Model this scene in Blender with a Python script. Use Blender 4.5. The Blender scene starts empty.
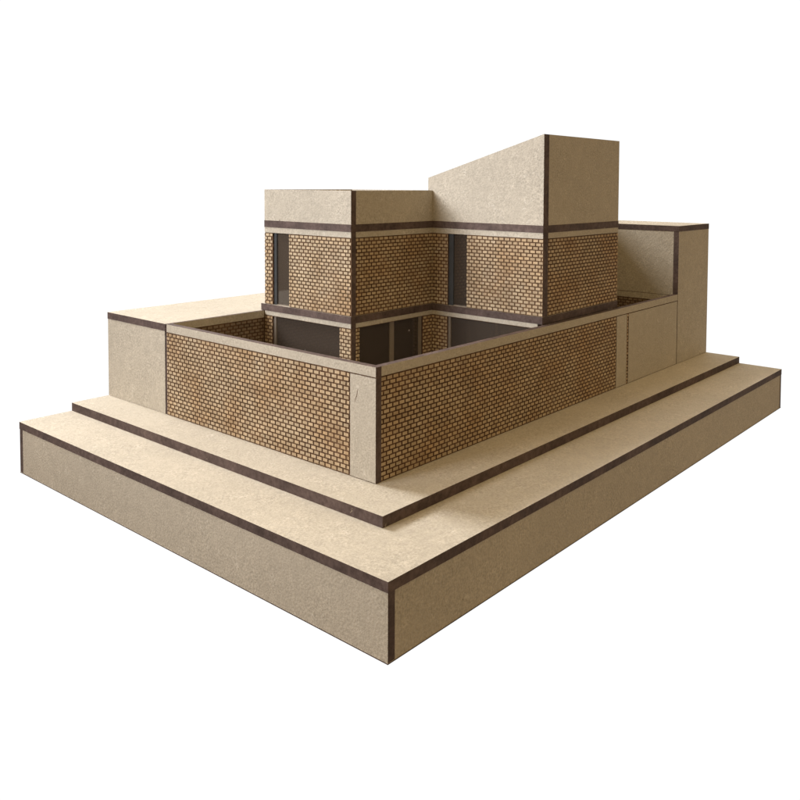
import bpy, bmesh, math, random
from mathutils import Matrix, Vector
random.seed(4)
C = bpy.context.scene
CM = 0.01                                    # everything below is written in centimetres

# ------------------------------------------------------------------ camera
cam_d = bpy.data.cameras.new("camera")
cam = bpy.data.objects.new("camera", cam_d)
C.collection.objects.link(cam)
CAM_POS = Vector((-16.752, -16.015, 11.586)) * CM
YAW, PITCH, ROLL = math.radians(39.202), math.radians(-2.569), math.radians(0.372)
F, PPX, PPY = 810.629, 452.987, 220.659
d = Vector((math.cos(YAW)*math.cos(PITCH), math.sin(YAW)*math.cos(PITCH), math.sin(PITCH)))
r0 = d.cross(Vector((0, 0, 1))).normalized()
u0 = r0.cross(d)
rr = r0*math.cos(ROLL) + u0*math.sin(ROLL)
uu = -r0*math.sin(ROLL) + u0*math.cos(ROLL)
cam.matrix_world = Matrix(((rr.x, uu.x, -d.x, CAM_POS.x), (rr.y, uu.y, -d.y, CAM_POS.y),
                           (rr.z, uu.z, -d.z, CAM_POS.z), (0, 0, 0, 1)))
cam_d.sensor_width = 36
cam_d.lens = F/800*36
cam_d.shift_x = -(PPX-400)/800
cam_d.shift_y = -(400-PPY)/800
cam_d.clip_start, cam_d.clip_end = 0.005, 50
C.camera = cam

# ------------------------------------------------------------------ studio surroundings: white backdrop ahead, dim warm room behind
w = bpy.data.worlds.new("World")
C.world = w
w.use_nodes = True
nt = w.node_tree
nt.nodes.clear()
wo = nt.nodes.new('ShaderNodeOutputWorld')
bg = nt.nodes.new('ShaderNodeBackground')
tc = nt.nodes.new('ShaderNodeTexCoord')
dot = nt.nodes.new('ShaderNodeVectorMath'); dot.operation = 'DOT_PRODUCT'
dot.inputs[1].default_value = Vector((0.77, 0.63, -0.15)).normalized()
fade = nt.nodes.new('ShaderNodeMapRange')
fade.interpolation_type = 'SMOOTHSTEP'
fade.inputs[1].default_value, fade.inputs[2].default_value = 0.22, 0.46
sep = nt.nodes.new('ShaderNodeSeparateXYZ')
ramp = nt.nodes.new('ShaderNodeValToRGB')     # the room behind the camera: brown floor below, pale ceiling above
ramp.color_ramp.elements[0].position = 0.36
ramp.color_ramp.elements[0].color = (0.17, 0.095, 0.03, 1)
ramp.color_ramp.elements[1].position = 0.58
ramp.color_ramp.elements[1].color = (0.40, 0.315, 0.215, 1)
zen = ramp.color_ramp.elements.new(0.92)
zen.color = (0.95, 0.68, 0.34, 1)
half = nt.nodes.new('ShaderNodeMath'); half.operation = 'MULTIPLY_ADD'
half.inputs[1].default_value, half.inputs[2].default_value = 0.5, 0.5
wmix = nt.nodes.new('ShaderNodeMix'); wmix.data_type = 'RGBA'
wmix.inputs[7].default_value = (1, 1, 1, 1)
nt.links.new(tc.outputs['Generated'], dot.inputs[0])
nt.links.new(dot.outputs['Value'], fade.inputs[0])
nt.links.new(tc.outputs['Generated'], sep.inputs[0])
nt.links.new(sep.outputs['Z'], half.inputs[0])
nt.links.new(half.outputs[0], ramp.inputs[0])
nt.links.new(fade.outputs[0], wmix.inputs[0])
nt.links.new(ramp.outputs[0], wmix.inputs[6])
nt.links.new(wmix.outputs[2], bg.inputs[0])
bg.inputs[1].default_value = 1.05
nt.links.new(bg.outputs[0], wo.inputs[0])

# ------------------------------------------------------------------ window light from the far left, and an added fill lamp on the near left
def area(name, direction, dist, sx, sy, power, col, aim=(14, 12, 4), spread=180):
    ld = bpy.data.lights.new(name, 'AREA')
    ld.shape = 'RECTANGLE'
    ld.size, ld.size_y = sx, sy
    ld.energy = power
    ld.color = col
    ld.spread = math.radians(spread)
    o = bpy.data.objects.new(name, ld)
    C.collection.objects.link(o)
    dv = Vector(direction).normalized()
    o.location = Vector(aim)*CM + dv*dist
    o.rotation_euler = (-dv).to_track_quat('-Z', 'Y').to_euler()
area('window_light', (-0.22, 1.0, 0.88), 1.2, 0.36, 0.36, 22, (0.97, 0.99, 1.04))
area('side_light', (-1.0, 0.30, 0.30), 0.85, 0.45, 0.3, 0.62, (0.94, 0.985, 1.1), (14, 12, 13), 38)

C.view_settings.view_transform = 'Standard'
C.view_settings.look = 'None'
C.view_settings.exposure = 0
C.view_settings.gamma = 1

# ------------------------------------------------------------------ materials
def new_mat(name):
    m = bpy.data.materials.new(name)
    m.use_nodes = True
    n = m.node_tree
    return m, n, n.nodes['Principled BSDF']

def node(n, kind, **kw):
    x = n.nodes.new(kind)
    for k, v in kw.items():
        setattr(x, k, v)
    return x

def noise(n, co, scale, detail=2, rough=0.5, dist=0.0):
    x = node(n, 'ShaderNodeTexNoise')
    x.inputs['Scale'].default_value = scale
    x.inputs['Detail'].default_value = detail
    x.inputs['Roughness'].default_value = rough
    x.inputs['Distortion'].default_value = dist
    n.links.new(co, x.inputs['Vector'])
    return x.outputs[0]

def mrange(n, v, a, b, c, e):
    x = node(n, 'ShaderNodeMapRange')
    x.inputs[1].default_value, x.inputs[2].default_value = a, b
    x.inputs[3].default_value, x.inputs[4].default_value = c, e
    n.links.new(v, x.inputs[0])
    return x.outputs[0]

def math_(n, op, a, b):
    x = node(n, 'ShaderNodeMath', operation=op)
    for i, v in enumerate((a, b)):
        if hasattr(v, 'links'):
            n.links.new(v, x.inputs[i])
        else:
            x.inputs[i].default_value = v
    return x.outputs[0]

def mix(n, fac, a, b, blend='MIX'):
    x = node(n, 'ShaderNodeMix', data_type='RGBA', blend_type=blend)
    for sock, v in ((x.inputs[0], fac), (x.inputs[6], a), (x.inputs[7], b)):
        if hasattr(v, 'links'):
            n.links.new(v, sock)
        else:
            sock.default_value = v
    return x.outputs[2]

def fibreboard(name, base, grain=1.0, stain=None):
    """pressed wood fibre: fine speckle, soft clouds, pale curled fibres, a few dark flecks"""
    m, n, b = new_mat(name)
    co = node(n, 'ShaderNodeTexCoord').outputs['Object']
    fine = mrange(n, noise(n, co, 1150, 2, 0.6), 0.3, 0.7, 1-0.19*grain, 1+0.19*grain)
    mid = mrange(n, noise(n, co, 260, 3, 0.6), 0.3, 0.7, 1-0.06*grain, 1+0.06*grain)
    big = mrange(n, noise(n, co, 22, 2, 0.5), 0.3, 0.7, 0.94, 1.05)
    amp = mrange(n, noise(n, co, 75, 2, 0.5), 0.35, 0.65, 0.45, 1.15)         # some patches are grainier than others
    soft = math_(n, 'MULTIPLY_ADD', math_(n, 'SUBTRACT', fine, 1.0), amp)
    soft.node.inputs[2].default_value = 1.0
    v = math_(n, 'MULTIPLY', math_(n, 'MULTIPLY', soft, mid), big)
    # pale fibres: thin ridges of a distorted noise, kept only in patches
    rid = math_(n, 'ABSOLUTE', math_(n, 'SUBTRACT', noise(n, co, 150, 2, 0.5, 1.6), 0.5), 0)
    fib = mrange(n, rid, 0.0, 0.022, 1, 0)
    patch = mrange(n, noise(n, co, 150, 1), 0.58, 0.66, 0, 1)
    fib = math_(n, 'MULTIPLY', math_(n, 'MULTIPLY', fib, patch), 0.42*grain)
    # dark flecks
    vor = node(n, 'ShaderNodeTexVoronoi')
    vor.inputs['Scale'].default_value = 75
    n.links.new(co, vor.inputs['Vector'])
    fleck = mrange(n, vor.outputs['Distance'], 0.035, 0.06, 0.55, 0)
    keep = mrange(n, noise(n, co, 60, 1), 0.60, 0.63, 0, 1)
    fleck = math_(n, 'MULTIPLY', fleck, keep)
    col = base
    if stain:                                   # warm scorch left by the laser, in soft bands
        st = mrange(n, noise(n, co, 55, 3, 0.6), 0.35, 0.68, 0, 1)
        col = mix(n, st, base, stain)
        at = node(n, 'ShaderNodeAttribute', attribute_name='brick_tone')
        v = math_(n, 'MULTIPLY', v, mrange(n, at.outputs['Fac'], 0, 1, 0.86, 1.16))
    cv = node(n, 'ShaderNodeCombineColor')
    for i in range(3):
        n.links.new(v, cv.inputs[i])
    col = mix(n, 1.0, col, cv.outputs[0], 'MULTIPLY')
    col = mix(n, fib, col, (0.68, 0.63, 0.53, 1))
    col = mix(n, fleck, col, (0.10, 0.07, 0.045, 1))
    n.links.new(col, b.inputs['Base Color'])
    b.inputs['Roughness'].default_value = 0.72
    b.inputs['Specular IOR Level'].default_value = 0.25
    bump = node(n, 'ShaderNodeBump')
    bump.inputs['Strength'].default_value = 0.75
    bump.inputs['Distance'].default_value = 0.0002
    n.links.new(fine, bump.inputs['Height'])
    n.links.new(bump.outputs[0], b.inputs['Normal'])
    return m

def scorched(name, a, bcol, sx=1.0):
    """laser-cut edge: dark brown with fine cut striations"""
    m, n, b = new_mat(name)
    co = node(n, 'ShaderNodeTexCoord').outputs['Object']
    f1 = mrange(n, noise(n, co, 420, 3, 0.7), 0.3, 0.7, 0, 1)
    f2 = mrange(n, noise(n, co, 70, 2, 0.5), 0.35, 0.7, 0.8, 1.2)
    col = mix(n, f1, a, bcol)
    cv = node(n, 'ShaderNodeCombineColor')
    for i in range(3):
        n.links.new(f2, cv.inputs[i])
    col = mix(n, 1.0, col, cv.outputs[0], 'MULTIPLY')
    chip = mrange(n, noise(n, co, 330, 2, 0.6, 0.6), 0.74, 0.77, 0, 0.5)      # tiny chips showing pale board
    col = mix(n, chip, col, (0.36, 0.30, 0.21, 1))
    n.links.new(col, b.inputs['Base Color'])
    b.inputs['Roughness'].default_value = 0.7
    b.inputs['Specular IOR Level'].default_value = 0.12
    return m

MDF = fibreboard('fibreboard', (0.41, 0.364, 0.287, 1))
BRICK = fibreboard('engraved_brick_face', (0.415, 0.322, 0.205, 1), 0.8, (0.35, 0.235, 0.125, 1))
EDGE = scorched('scorched_cut_edge', (0.066, 0.045, 0.038, 1), (0.122, 0.087, 0.075, 1))
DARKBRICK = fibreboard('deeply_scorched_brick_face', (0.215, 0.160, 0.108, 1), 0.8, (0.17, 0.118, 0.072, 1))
GROOVE = scorched('scorched_engraving', (0.078, 0.041, 0.020, 1), (0.165, 0.094, 0.050, 1))

def plain(name, col, rough=0.5, spec=0.4):
    m, n, b = new_mat(name)
    co = node(n, 'ShaderNodeTexCoord').outputs['Object']
    f = mrange(n, noise(n, co, 160, 3, 0.6), 0.3, 0.7, 0.88, 1.1)
    cv = node(n, 'ShaderNodeCombineColor')
    for i in range(3):
        n.links.new(f, cv.inputs[i])
    n.links.new(mix(n, 1.0, col, cv.outputs[0], 'MULTIPLY'), b.inputs['Base Color'])
    b.inputs['Roughness'].default_value = rough
    b.inputs['Specular IOR Level'].default_value = spec
    return m
FRAME = plain('grey_brown_frame', (0.20, 0.165, 0.13, 1), 0.45)

def glass_mat():
    m = bpy.data.materials.new('smoked_window_sheet')
    m.use_nodes = True
    n = m.node_tree
    n.nodes.clear()
    o = node(n, 'ShaderNodeOutputMaterial')
    t = node(n, 'ShaderNodeBsdfTransparent'); t.inputs[0].default_value = (0.42, 0.42, 0.43, 1)
    g = node(n, 'ShaderNodeBsdfGlossy'); g.inputs['Roughness'].default_value = 0.04
    g.inputs['Color'].default_value = (0.9, 0.9, 0.92, 1)
    fr = node(n, 'ShaderNodeFresnel'); fr.inputs[0].default_value = 1.6
    mx = node(n, 'ShaderNodeMixShader')
    n.links.new(fr.outputs[0], mx.inputs[0])
    n.links.new(g.outputs[0], mx.inputs[2])
    tint = node(n, 'ShaderNodeBsdfDiffuse'); tint.inputs[0].default_value = (0.092, 0.071, 0.055, 1)
    mt = node(n, 'ShaderNodeMixShader'); mt.inputs[0].default_value = 0.55
    n.links.new(t.outputs[0], mt.inputs[1])
    n.links.new(tint.outputs[0], mt.inputs[2])
    n.links.new(mt.outputs[0], mx.inputs[1])
    # a few specks of dust
    co = node(n, 'ShaderNodeTexCoord').outputs['Object']
    vor = node(n, 'ShaderNodeTexVoronoi'); vor.inputs['Scale'].default_value = 160
    n.links.new(co, vor.inputs['Vector'])
    dust = mrange(n, vor.outputs['Distance'], 0.06, 0.10, 0.5, 0)
    keep = mrange(n, noise(n, co, 130, 1), 0.60, 0.62, 0, 1)
    df = node(n, 'ShaderNodeBsdfDiffuse'); df.inputs[0].default_value = (0.5, 0.48, 0.45, 1)
    mx2 = node(n, 'ShaderNodeMixShader')
    n.links.new(math_(n, 'MULTIPLY', dust, keep), mx2.inputs[0])
    n.links.new(mx.outputs[0], mx2.inputs[1])
    n.links.new(df.outputs[0], mx2.inputs[2])
    n.links.new(mx2.outputs[0], o.inputs[0])
    return m
GLASS = glass_mat()
DARK = plain('dark_grey_frame', (0.045, 0.048, 0.050, 1), 0.4)
SLOTS = [MDF, EDGE, GROOVE, BRICK, FRAME, GLASS, DARK, DARKBRICK]
S_MDF, S_EDGE, S_GROOVE, S_BRICK, S_FRAME, S_GLASS, S_DARK, S_DBRICK = range(8)

# ------------------------------------------------------------------ builders
class Build:
    """collects quads (centimetres) with a material slot and a tone per face"""
    def __init__(self):
        self.v, self.f, self.m, self.t = [], [], [], []
    def quad(self, pts, slot, tone=0.5):
        i = len(self.v)
        self.v += [tuple(p) for p in pts]
        self.f.append(tuple(range(i, i+len(pts))))
        self.m.append(slot); self.t.append(tone)
    def box(self, x0, x1, y0, y1, z0, z1, face, side=S_EDGE, axis=2, tone=0.5, skip=()):
        """axis = the direction the board's two broad faces look along"""
        q = {0: [((x0,y1,z0),(x0,y0,z0),(x0,y0,z1),(x0,y1,z1)), ((x1,y0,z0),(x1,y1,z0),(x1,y1,z1),(x1,y0,z1))],
             1: [((x0,y0,z0),(x1,y0,z0),(x1,y0,z1),(x0,y0,z1)), ((x1,y1,z0),(x0,y1,z0),(x0,y1,z1),(x1,y1,z1))],
             2: [((x0,y1,z0),(x1,y1,z0),(x1,y0,z0),(x0,y0,z0)), ((x0,y0,z1),(x1,y0,z1),(x1,y1,z1),(x0,y1,z1))]}
        for a in q:
            for k in (0, 1):
                if (a, k) in skip:
                    continue
                self.quad(q[a][k], face if a == axis else side, tone)
        return self
    def prism(self, outline, z0, z1, face=S_MDF, side=S_EDGE):
        """horizontal board with a polygon outline (counter-clockwise)"""
        self.quad([(x, y, z1) for x, y in outline], face)
        self.quad([(x, y, z0) for x, y in reversed(outline)], face)
        for (ax, ay), (bx_, by_) in zip(outline, outline[1:]+outline[:1]):
            self.quad([(ax, ay, z0), (bx_, by_, z0), (bx_, by_, z1), (ax, ay, z1)], side)
        return self
    def xprism(self, outline, x0, x1, face=S_MDF, side=S_EDGE):
        """upright board facing -x with a polygon outline in (y, z)"""
        self.quad([(x0, y, z) for y, z in outline], face)
        self.quad([(x1, y, z) for y, z in reversed(outline)], face)
        for (ay, az), (by_, bz) in zip(outline, outline[1:]+outline[:1]):
            self.quad([(x0, ay, az), (x1, ay, az), (x1, by_, bz), (x0, by_, bz)], side)
        return self
    def make(self, name, parent, label=None, merge=False):
        me = bpy.data.meshes.new(name)
        off = parent.location if parent else Vector((0, 0, 0))
        me.from_pydata([tuple(Vector(p)*CM - off) for p in self.v], [], self.f)
        for s in SLOTS:
            me.materials.append(s)
        at = me.attributes.new('brick_tone', 'FLOAT', 'FACE')
        for i, p in enumerate(me.polygons):
            p.material_index = self.m[i]
            at.data[i].value = self.t[i]
        bm = bmesh.new(); bm.from_mesh(me)
        bmesh.ops.remove_doubles(bm, verts=bm.verts, dist=1e-6)
        bmesh.ops.recalc_face_normals(bm, faces=bm.faces)
        bm.to_mesh(me); bm.free()
        o = bpy.data.objects.new(name, me)
        C.collection.objects.link(o)
        # each part keeps world-placed vertices relative to its thing
        if parent:
            root = parent
            while root.parent:
                root = root.parent
            o.parent = parent
            if parent is not root:
                off2 = root.location
                for vtx in me.vertices:
                    vtx.co = vtx.co + off - off2
        if label:
            o['label'] = label
        return o

def thing(name, label, cat, loc):
    o = bpy.data.objects.new(name, None)
    o.empty_display_size = 0.02
    C.collection.objects.link(o)
    o.location = Vector(loc)*CM
    o['label'] = label
    o['category'] = cat
    return o

T2 = 0.46         # doubled board on the tower side
T = 0.33          # board thickness
REL = 0.035       # depth of the engraved mortar joints
BL, BH, MJ, MB = 0.342, 0.1757, 0.072, 0.056

def wallbox(B, ax, p, a0, a1, z0, z1, d0, d1, face, side=S_EDGE, tone=0.5, back=True):
    """box on a wall facing -x (ax 0, a = y) or -y (ax 1, a = x); d = depth behind the outer plane p"""
    skip = () if back else ((ax, 1),)
    if ax == 0:
        B.box(p+d0, p+d1, a0, a1, z0, z1, face, side, 0, tone, skip)
    else:
        B.box(a0, a1, p+d0, p+d1, z0, z1, face, side, 1, tone, skip)

def core(B, ax, p, a0, a1, z0, z1, holes, t=T):
    """board with rectangular openings, outer face sunk to the engraving depth"""
    ae = sorted({a0, a1} | {h[i] for h in holes for i in (0, 1) if a0 < h[i] < a1})
    ze = sorted({z0, z1} | {h[i] for h in holes for i in (2, 3) if z0 < h[i] < z1})
    def solid(i, j):
        if not (0 <= i < len(ae)-1 and 0 <= j < len(ze)-1):
            return False
        ca, cz = (ae[i]+ae[i+1])/2, (ze[j]+ze[j+1])/2
        return not any(h[0] < ca < h[1] and h[2] < cz < h[3] for h in holes)
    P = (lambda a, dpt, z: (p+dpt, a, z)) if ax == 0 else (lambda a, dpt, z: (a, p+dpt, z))
    for i in range(len(ae)-1):
        for j in range(len(ze)-1):
            if not solid(i, j):
                continue
            l, r, b, u = ae[i], ae[i+1], ze[j], ze[j+1]
            B.quad([P(l, REL, b), P(r, REL, b), P(r, REL, u), P(l, REL, u)], S_GROOVE)
            B.quad([P(l, t, b), P(r, t, b), P(r, t, u), P(l, t, u)], S_MDF)
            for (di, dj), (s, e) in {(-1, 0): ((l, b), (l, u)), (1, 0): ((r, b), (r, u)),
                                     (0, -1): ((l, b), (r, b)), (0, 1): ((l, u), (r, u))}.items():
                if not solid(i+di, j+dj):
                    B.quad([P(s[0], REL, s[1]), P(e[0], REL, e[1]), P(e[0], t, e[1]), P(s[0], t, s[1])], S_EDGE)

def bricks(B, ax, p, a0, a1, z0, z1, holes=(), phase=0.0, slot=S_BRICK):
    """raised brick faces left standing between the engraved joints"""
    rows = int(math.floor((z1-z0)/BH + 1e-6))
    bh = (z1-z0)/rows
    for k in range(rows):
        zb, zt = z0+k*bh+MB/2, z0+(k+1)*bh-MB/2
        a = a0 - BL + (phase + (0.5 if k % 2 else 0.0))*BL % BL
        while a < a1:
            segs = [(max(a+MJ/2, a0), min(a+BL-MJ/2, a1))]
            a += BL
            for h in holes:
                if h[3] <= zb or h[2] >= zt:
                    continue
                nxt = []
                for s, e in segs:
                    if e <= h[0] or s >= h[1]:
                        nxt.append((s, e))
                    else:
                        if s < h[0]: nxt.append((s, h[0]))
                        if e > h[1]: nxt.append((h[1], e))
                segs = nxt
            for s, e in segs:
                if e-s < 0.03:
                    continue
                jz = random.uniform(-.004, .004)
                # hand-wobbled, slightly burnt outline: sides slope into the joint
                wallbrick(B, ax, p, s, e, zb+jz, zt+jz, random.random(), slot)

def wallbrick(B, ax, p, a0, a1, z0, z1, tone, slot):
    P = (lambda a, dpt, z: (p+dpt, a, z)) if ax == 0 else (lambda a, dpt, z: (a, p+dpt, z))
    g = 0.008
    f = [(a0, z0), (a1, z0), (a1, z1), (a0, z1)]
    o = [(a0-g, z0-g), (a1+g, z0-g), (a1+g, z1+g), (a0-g, z1+g)]
    B.quad([P(a, 0, z) for a, z in f], slot, tone)
    for i in range(4):
        j = (i+1) % 4
        B.quad([P(o[i][0], REL, o[i][1]), P(o[j][0], REL, o[j][1]), P(f[j][0], 0, f[j][1]), P(f[i][0], 0, f[i][1])], S_GROOVE)

# ------------------------------------------------------------------ dimensions (cm)
LX, LY, H, S = 36.0, 24.575, -2.483, 0.411
OX, OY = 2.55, 2.70
WX, WY, ZW = 4.477, 4.935, 4.795
X1, ZB2 = 31.22, 9.08
HX, HY, HYE = 10.256, 12.326, 18.93
HX2, HY2, X2 = 16.269, 5.296, 23.896
Z1, Z2, Z3, Z4, Z5 = 4.812, 5.168, 9.262, 9.617, 11.251
ZL = 8.975                     # underside of the plain strip at the top of the upper storey
Z6, ZS, YS = 14.03, 11.93, 12.653

# ------------------------------------------------------------------ plinth
plinth = thing('display_plinth', 'low wide fibreboard plinth with dark cut edges carrying the whole house model', 'plinth', (18, 12.3, H))
Build().box(0, LX, 0, LY, -0.34, 0, S_MDF).make('top_board', plinth)
Build().box(0.015, 0.31, 0.015, LY-0.32, H+.043, -0.342, S_MDF, axis=0).make('side_panel', plinth)
Build().box(0.313, LX-0.235, 0.02, 0.32, H+.043, -0.342, S_MDF, axis=1).make('side_panel', plinth)
Build().box(0.015, LX-0.235, LY-0.317, LY-0.01, H+.043, -0.342, S_MDF, axis=1).make('side_panel', plinth)
Build().box(LX-0.232, LX-0.005, 0.015, LY-0.01, H+.043, -0.342, S_MDF, axis=0).make('side_panel', plinth)

Build().box(0.004, LX-.002, 0.004, LY-.002, H, H+.04, S_MDF).make('bottom_board', plinth)

step = thing('paving_step', 'thin fibreboard step with dark edge, laid on the plinth under the walls', 'step', (18, 12.3, 0))
Build().box(OX, LX-0.004, OY, LY-0.004, 0.003, S, S_MDF).make('paving_board', step)

# ------------------------------------------------------------------ garden wall
gw = thing('garden_wall', 'low brick-engraved garden wall wrapping the front courtyard corner', 'garden wall', (WX, WY, S))
GB = S + 0.03
CB = 4.425                      # underside of the coping strip
B = Build()
core(B, 0, WX, WY, 18.95, S, ZW, [], 0.30)
bricks(B, 0, WX, 6.35, 18.94, GB, CB-0.03)
left = B.make('brick_panel', gw)
B = Build(); wallbox(B, 0, WX, WY, 18.95, CB, ZW+.001, 0, REL, S_MDF, back=False); B.make('coping', left)
B = Build(); wallbox(B, 0, WX, WY, 6.30, GB, CB-0.045, 0, REL, S_MDF, back=False); B.quad([(WX-.002, 5.89, 3.85), (WX-.002, 5.87, 3.85), (WX-.002, 5.94, 3.52), (WX-.002, 5.965, 3.55)], S_GROOVE)
B.quad([(WX-.002, 5.975, 3.56), (WX-.002, 5.95, 3.54), (WX-.002, 6.045, 3.32), (WX-.002, 6.055, 3.33)], S_GROOVE)
B.make('corner_post', left)
B = Build()
core(B, 1, WY, WX+0.30, X1-0.03, S, ZW, [], 0.30)
bricks(B, 1, WY, WX+0.30, 23.17, GB, CB-0.03, phase=0.3)
bricks(B, 1, WY, 24.46, 24.60, GB, CB-0.04, phase=0.37)
right = B.make('brick_panel', gw)
B = Build(); wallbox(B, 1, WY, WX+0.30, X1-0.03, CB, ZW+.001, 0, REL, S_MDF, back=False); B.make('coping', right)
B = Build(); wallbox(B, 1, WY, 23.22, 24.42, GB, CB-0.045, 0, REL, S_MDF, back=False); B.make('gate_post', right)
B = Build(); wallbox(B, 1, WY, 24.64, X1-0.075, GB, CB-0.045, 0, REL, S_MDF, back=False); B.make('gate_panel', right)

# ------------------------------------------------------------------ left neighbouring block
nb = thing('neighbour_block', 'long low plain fibreboard block at the left end of the brick garden wall', 'model block', (14, 21.8, S))
XE = 26.0
Build().box(WX, XE, 19.10, LY-0.01, 4.455, 4.80, S_MDF).make('lid', nb)
Build().box(WX+0.02, WX+T, 19.15, LY-0.02, S+0.012, 4.45, S_MDF, axis=0).make('front_panel', nb)
Build().box(WX+T+0.01, XE, LY-T, LY-0.02, S+0.003, 4.45, S_MDF, axis=1).make('back_panel', nb)
Build().box(XE-T, XE-0.01, 19.15, LY-T-0.01, S+0.003, 4.45, S_MDF, axis=0).make('end_panel', nb)
B = Build()
core(B, 1, 18.955, WX+0.03, XE, S+0.003, 4.795, [], 0.14)
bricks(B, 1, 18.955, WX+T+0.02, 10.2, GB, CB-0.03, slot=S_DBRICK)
cw = B.make('courtyard_brick_wall', nb)
B = Build(); wallbox(B, 1, 18.955, WX+T+0.01, 10.22, CB, 4.796, 0, REL, S_MDF, back=False); B.make('coping', cw)

# ------------------------------------------------------------------ right neighbouring block
rb = thing('neighbour_block', 'tall plain fibreboard block at the far right end of the model', 'model block', (33.6, 14.7, S))
Build().box(X1-0.01, LX-0.01, WY-0.012, LY-0.01, ZB2-0.35, ZB2, S_MDF).make('lid', rb)
Build().box(X1, LX-0.02, WY, WY+T, S+0.02, ZB2-0.353, S_MDF, axis=1).make('front_panel', rb)
Build().box(LX-T, LX-0.02, WY+T+0.003, LY-0.02, S+0.003, ZB2-0.353, S_MDF, axis=0).make('side_panel', rb)
Build().box(X1+T+0.003, LX-T-0.003, LY-T, LY-0.02, S+0.003, ZB2-0.353, S_MDF, axis=1).make('back_panel', rb)
B = Build()
core(B, 0, X1, WY+T+0.003, LY-0.02, S+0.003, ZB2-0.353, [])
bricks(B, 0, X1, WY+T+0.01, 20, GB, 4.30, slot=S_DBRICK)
sw = B.make('brick_side_wall', rb)
B = Build(); wallbox(B, 0, X1, WY+T+0.01, LY-0.02, 4.33, 4.70, 0, REL, S_MDF, back=False); B.make('coping', sw)
B = Build(); wallbox(B, 0, X1, WY+T+0.01, LY-0.02, 4.725, ZB2-0.355, 0, REL, S_MDF, back=False); B.make('upper_panel', sw)

# ------------------------------------------------------------------ the house
hs = thing('model_house', 'two storey brick-engraved fibreboard house with a slanted rooftop tower inside the walls', 'model house', (17, 12, S))

def storey_wall(ax, p, a0, a1, z0, z1, lintel, holes=(), phase=0.0, t=T, name='brick_wall'):
    B = Build()
    core(B, ax, p, a0, a1, z0, z1, list(holes), t)
    bricks(B, ax, p, a0, a1, z0+0.01, lintel-0.025, holes, phase)
    o = B.make(name, hs)
    B = Build()
    wallbox(B, ax, p, a0, a1, lintel, z1-.001, 0, REL, S_MDF, back=False)
    B.make('lintel_strip', o)
    return o

def window(ax, p, a0, a1, z0, z1, bars, depth=0.16, slot=S_FRAME):
    """bars = list of (from, to) along the wall; the pane is a sub-part"""
    B = Build()
    for s, e in bars:
        wallbox(B, ax, p, s, e, z0, z1, depth-0.06, depth+0.10, slot, slot)
    wallbox(B, ax, p, a0, a1, z0, z0+0.05, depth-0.03, depth+0.08, S_FRAME, S_FRAME)
    f = B.make('window', hs)
    B = Build()
    wallbox(B, ax, p, a0+0.002, a1-0.002, z0+0.003, z1-0.003, depth, depth+0.02, S_GLASS, S_GLASS)
    B.make('pane', f)

LT = 4.585
GF = S + 0.004
# ground floor
storey_wall(0, HX, HY, HYE, GF, Z1-.004, LT, [(13.12, 18.30, 0, LT-.03)])
window(0, HX, 13.12, 18.30, GF, LT-.03, [(18.12, 18.298)])
storey_wall(1, HY, HX+T, HX2, GF, Z1-.004, LT, [(10.83, 15.50, 0, LT-.03)], 0.4)
window(1, HY, 10.83, 15.50, GF, LT-.03, [(13.09, 13.38), (15.30, 15.498)])
storey_wall(0, HX2, 5.56, HY-.002+REL, GF, Z1-.004, LT, [(5.95, 11.28, 0, LT-.03)], 0.2)
window(0, HX2, 5.95, 11.28, GF, LT-.03, [(11.12, 11.278)])
storey_wall(1, 5.56, HX2+T, X2, GF, Z1-.004, LT)
# first floor slab and roof slab
def slab(z0, z1, name, e=0.02, yl=HYE):
    B = Build()
    B.prism([(HX-e, HY-e), (HX2-e, HY-e), (HX2-e, HY2-e+.005), (X2+e*.3, HY2-e+.005), (X2+e*.3, yl), (HX-e, yl)], z0, z1)
    B.make(name, hs)
slab(Z1, Z2, 'floor_slab', yl=19.22)
slab(Z3, Z4, 'roof_slab')
# upper storey
storey_wall(0, HX, HY, HYE, Z2+.003, Z3-.003, ZL, [(16.93, 18.28, 0, ZL-.01)], 0.1)
window(0, HX, 16.93, 18.28, Z2+.003, ZL-.01, [(18.05, 18.278)], slot=S_DARK)
storey_wall(1, HY, HX+T, HX2, Z2+.003, Z3-.003, ZL, (), 0.6)
storey_wall(0, HX2, HY2, HY-.002+REL, Z2+.003, Z3-.003, ZL, [(9.99, 11.27, 0, ZL-.01)], 0.75, T2)
window(0, HX2, 9.99, 11.27, Z2+.003, ZL-.01, [(10.95, 11.268)], slot=S_DARK)
storey_wall(1, HY2, HX2+T2, X2, Z2+.003, Z3-.003, ZL, (), 0.2)
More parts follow.
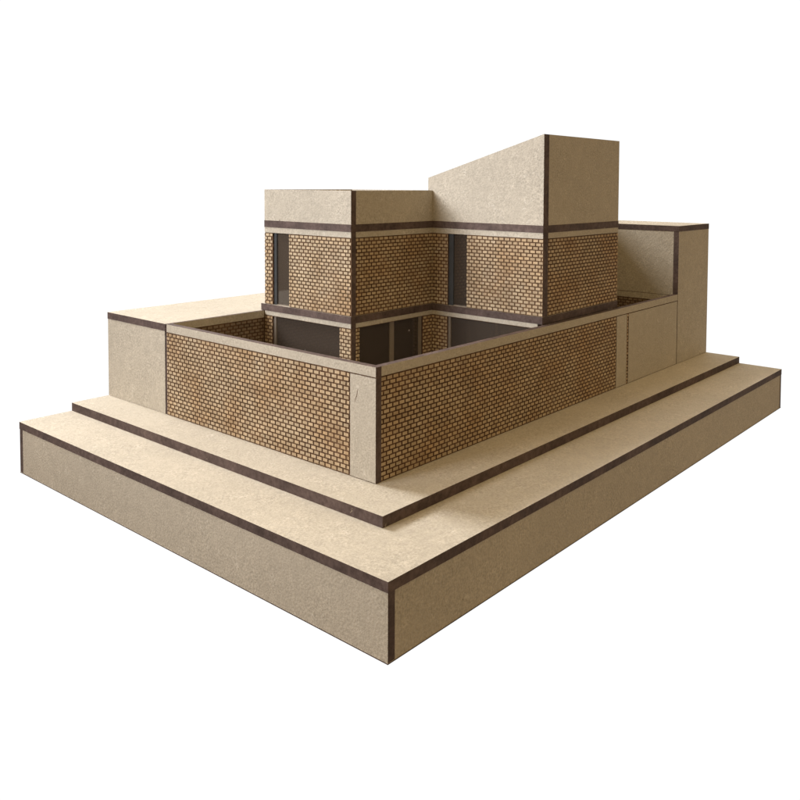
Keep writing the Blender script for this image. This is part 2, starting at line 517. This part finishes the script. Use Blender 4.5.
# closed rear of both storeys
for z0, z1 in ((GF, Z1-.004), (Z2+.003, Z3-.003)):
    Build().box(X2-T, X2-.002, 5.9 if z0 < 1 else HY2+T+.003, HYE-.002, z0, z1, S_MDF, axis=0).make('rear_wall', hs)
    Build().box(HX+T+.003, X2-T-.003, HYE-T, HYE-.002, z0, z1, S_MDF, axis=1).make('rear_wall', hs)
# rear wing up against the tall block, hidden from the front by the tower
B = Build()
B.box(X2+.012, X1-.02, HY, HY+T, GF, Z5-.02, S_MDF, axis=1)
B.box(X2+.012, X1-.02, HYE-T, HYE-.002, GF, Z5-.02, S_MDF, axis=1)
B.box(X2+.012, X1-.02, HY+T+.003, HYE-T-.003, Z5-.36, Z5-.021, S_MDF, axis=2)
B.make('rear_wing', hs)
# parapet round the left roof terrace
Build().box(HX, HX+T, HY, HYE, Z4+.003, Z5, S_MDF, axis=0).make('parapet', hs)
Build().box(HX+T+.003, HX2-.003, HY, HY+T, Z4+.003, Z5, S_MDF, axis=1).make('parapet', hs)
Build().box(HX2, HX2+T, YS+.004, HYE, Z4+.003, Z5, S_MDF, axis=0).make('parapet', hs)
Build().box(HX+T+.003, HX2-.003, HYE-T, HYE, Z4+.003, Z5, S_MDF, axis=1).make('parapet', hs)
# slanted tower on the right
def zt(y): return Z6 + (ZS-Z6)*(y-HY2)/(YS-HY2)
tw = Build().xprism([(HY2, Z4+.003), (HY2, Z6), (YS, ZS), (YS, Z4+.003)], HX2, HX2+T2).make('roof_tower', hs)
Build().xprism([(HY2, Z4+.003), (HY2, Z6), (HY2+T, zt(HY2+T)), (HY2+T, Z4+.003)], HX2+T2+.002, X2, face=S_EDGE, side=S_MDF).make('front_panel', tw)
Build().xprism([(HY2+T+.003, Z4+.003), (HY2+T+.003, zt(HY2+T)), (YS, ZS), (YS, Z4+.003)], X2-T, X2-.003).make('side_panel', tw)
Build().box(HX2+T2+.003, X2-T-.003, YS-T, YS-.003, Z4+.003, zt(YS)-0.05, S_MDF, axis=1).make('back_panel', tw)
ya, yb = HY2+T+.003, YS-T-.003
Build().xprism([(ya, zt(ya)-T-.02), (ya, zt(ya)-.02), (yb, zt(yb)-.02), (yb, zt(yb)-T-.02)], HX2+T2+.003, X2-T-.003,
               face=S_EDGE, side=S_MDF).make('sloping_roof', tw)
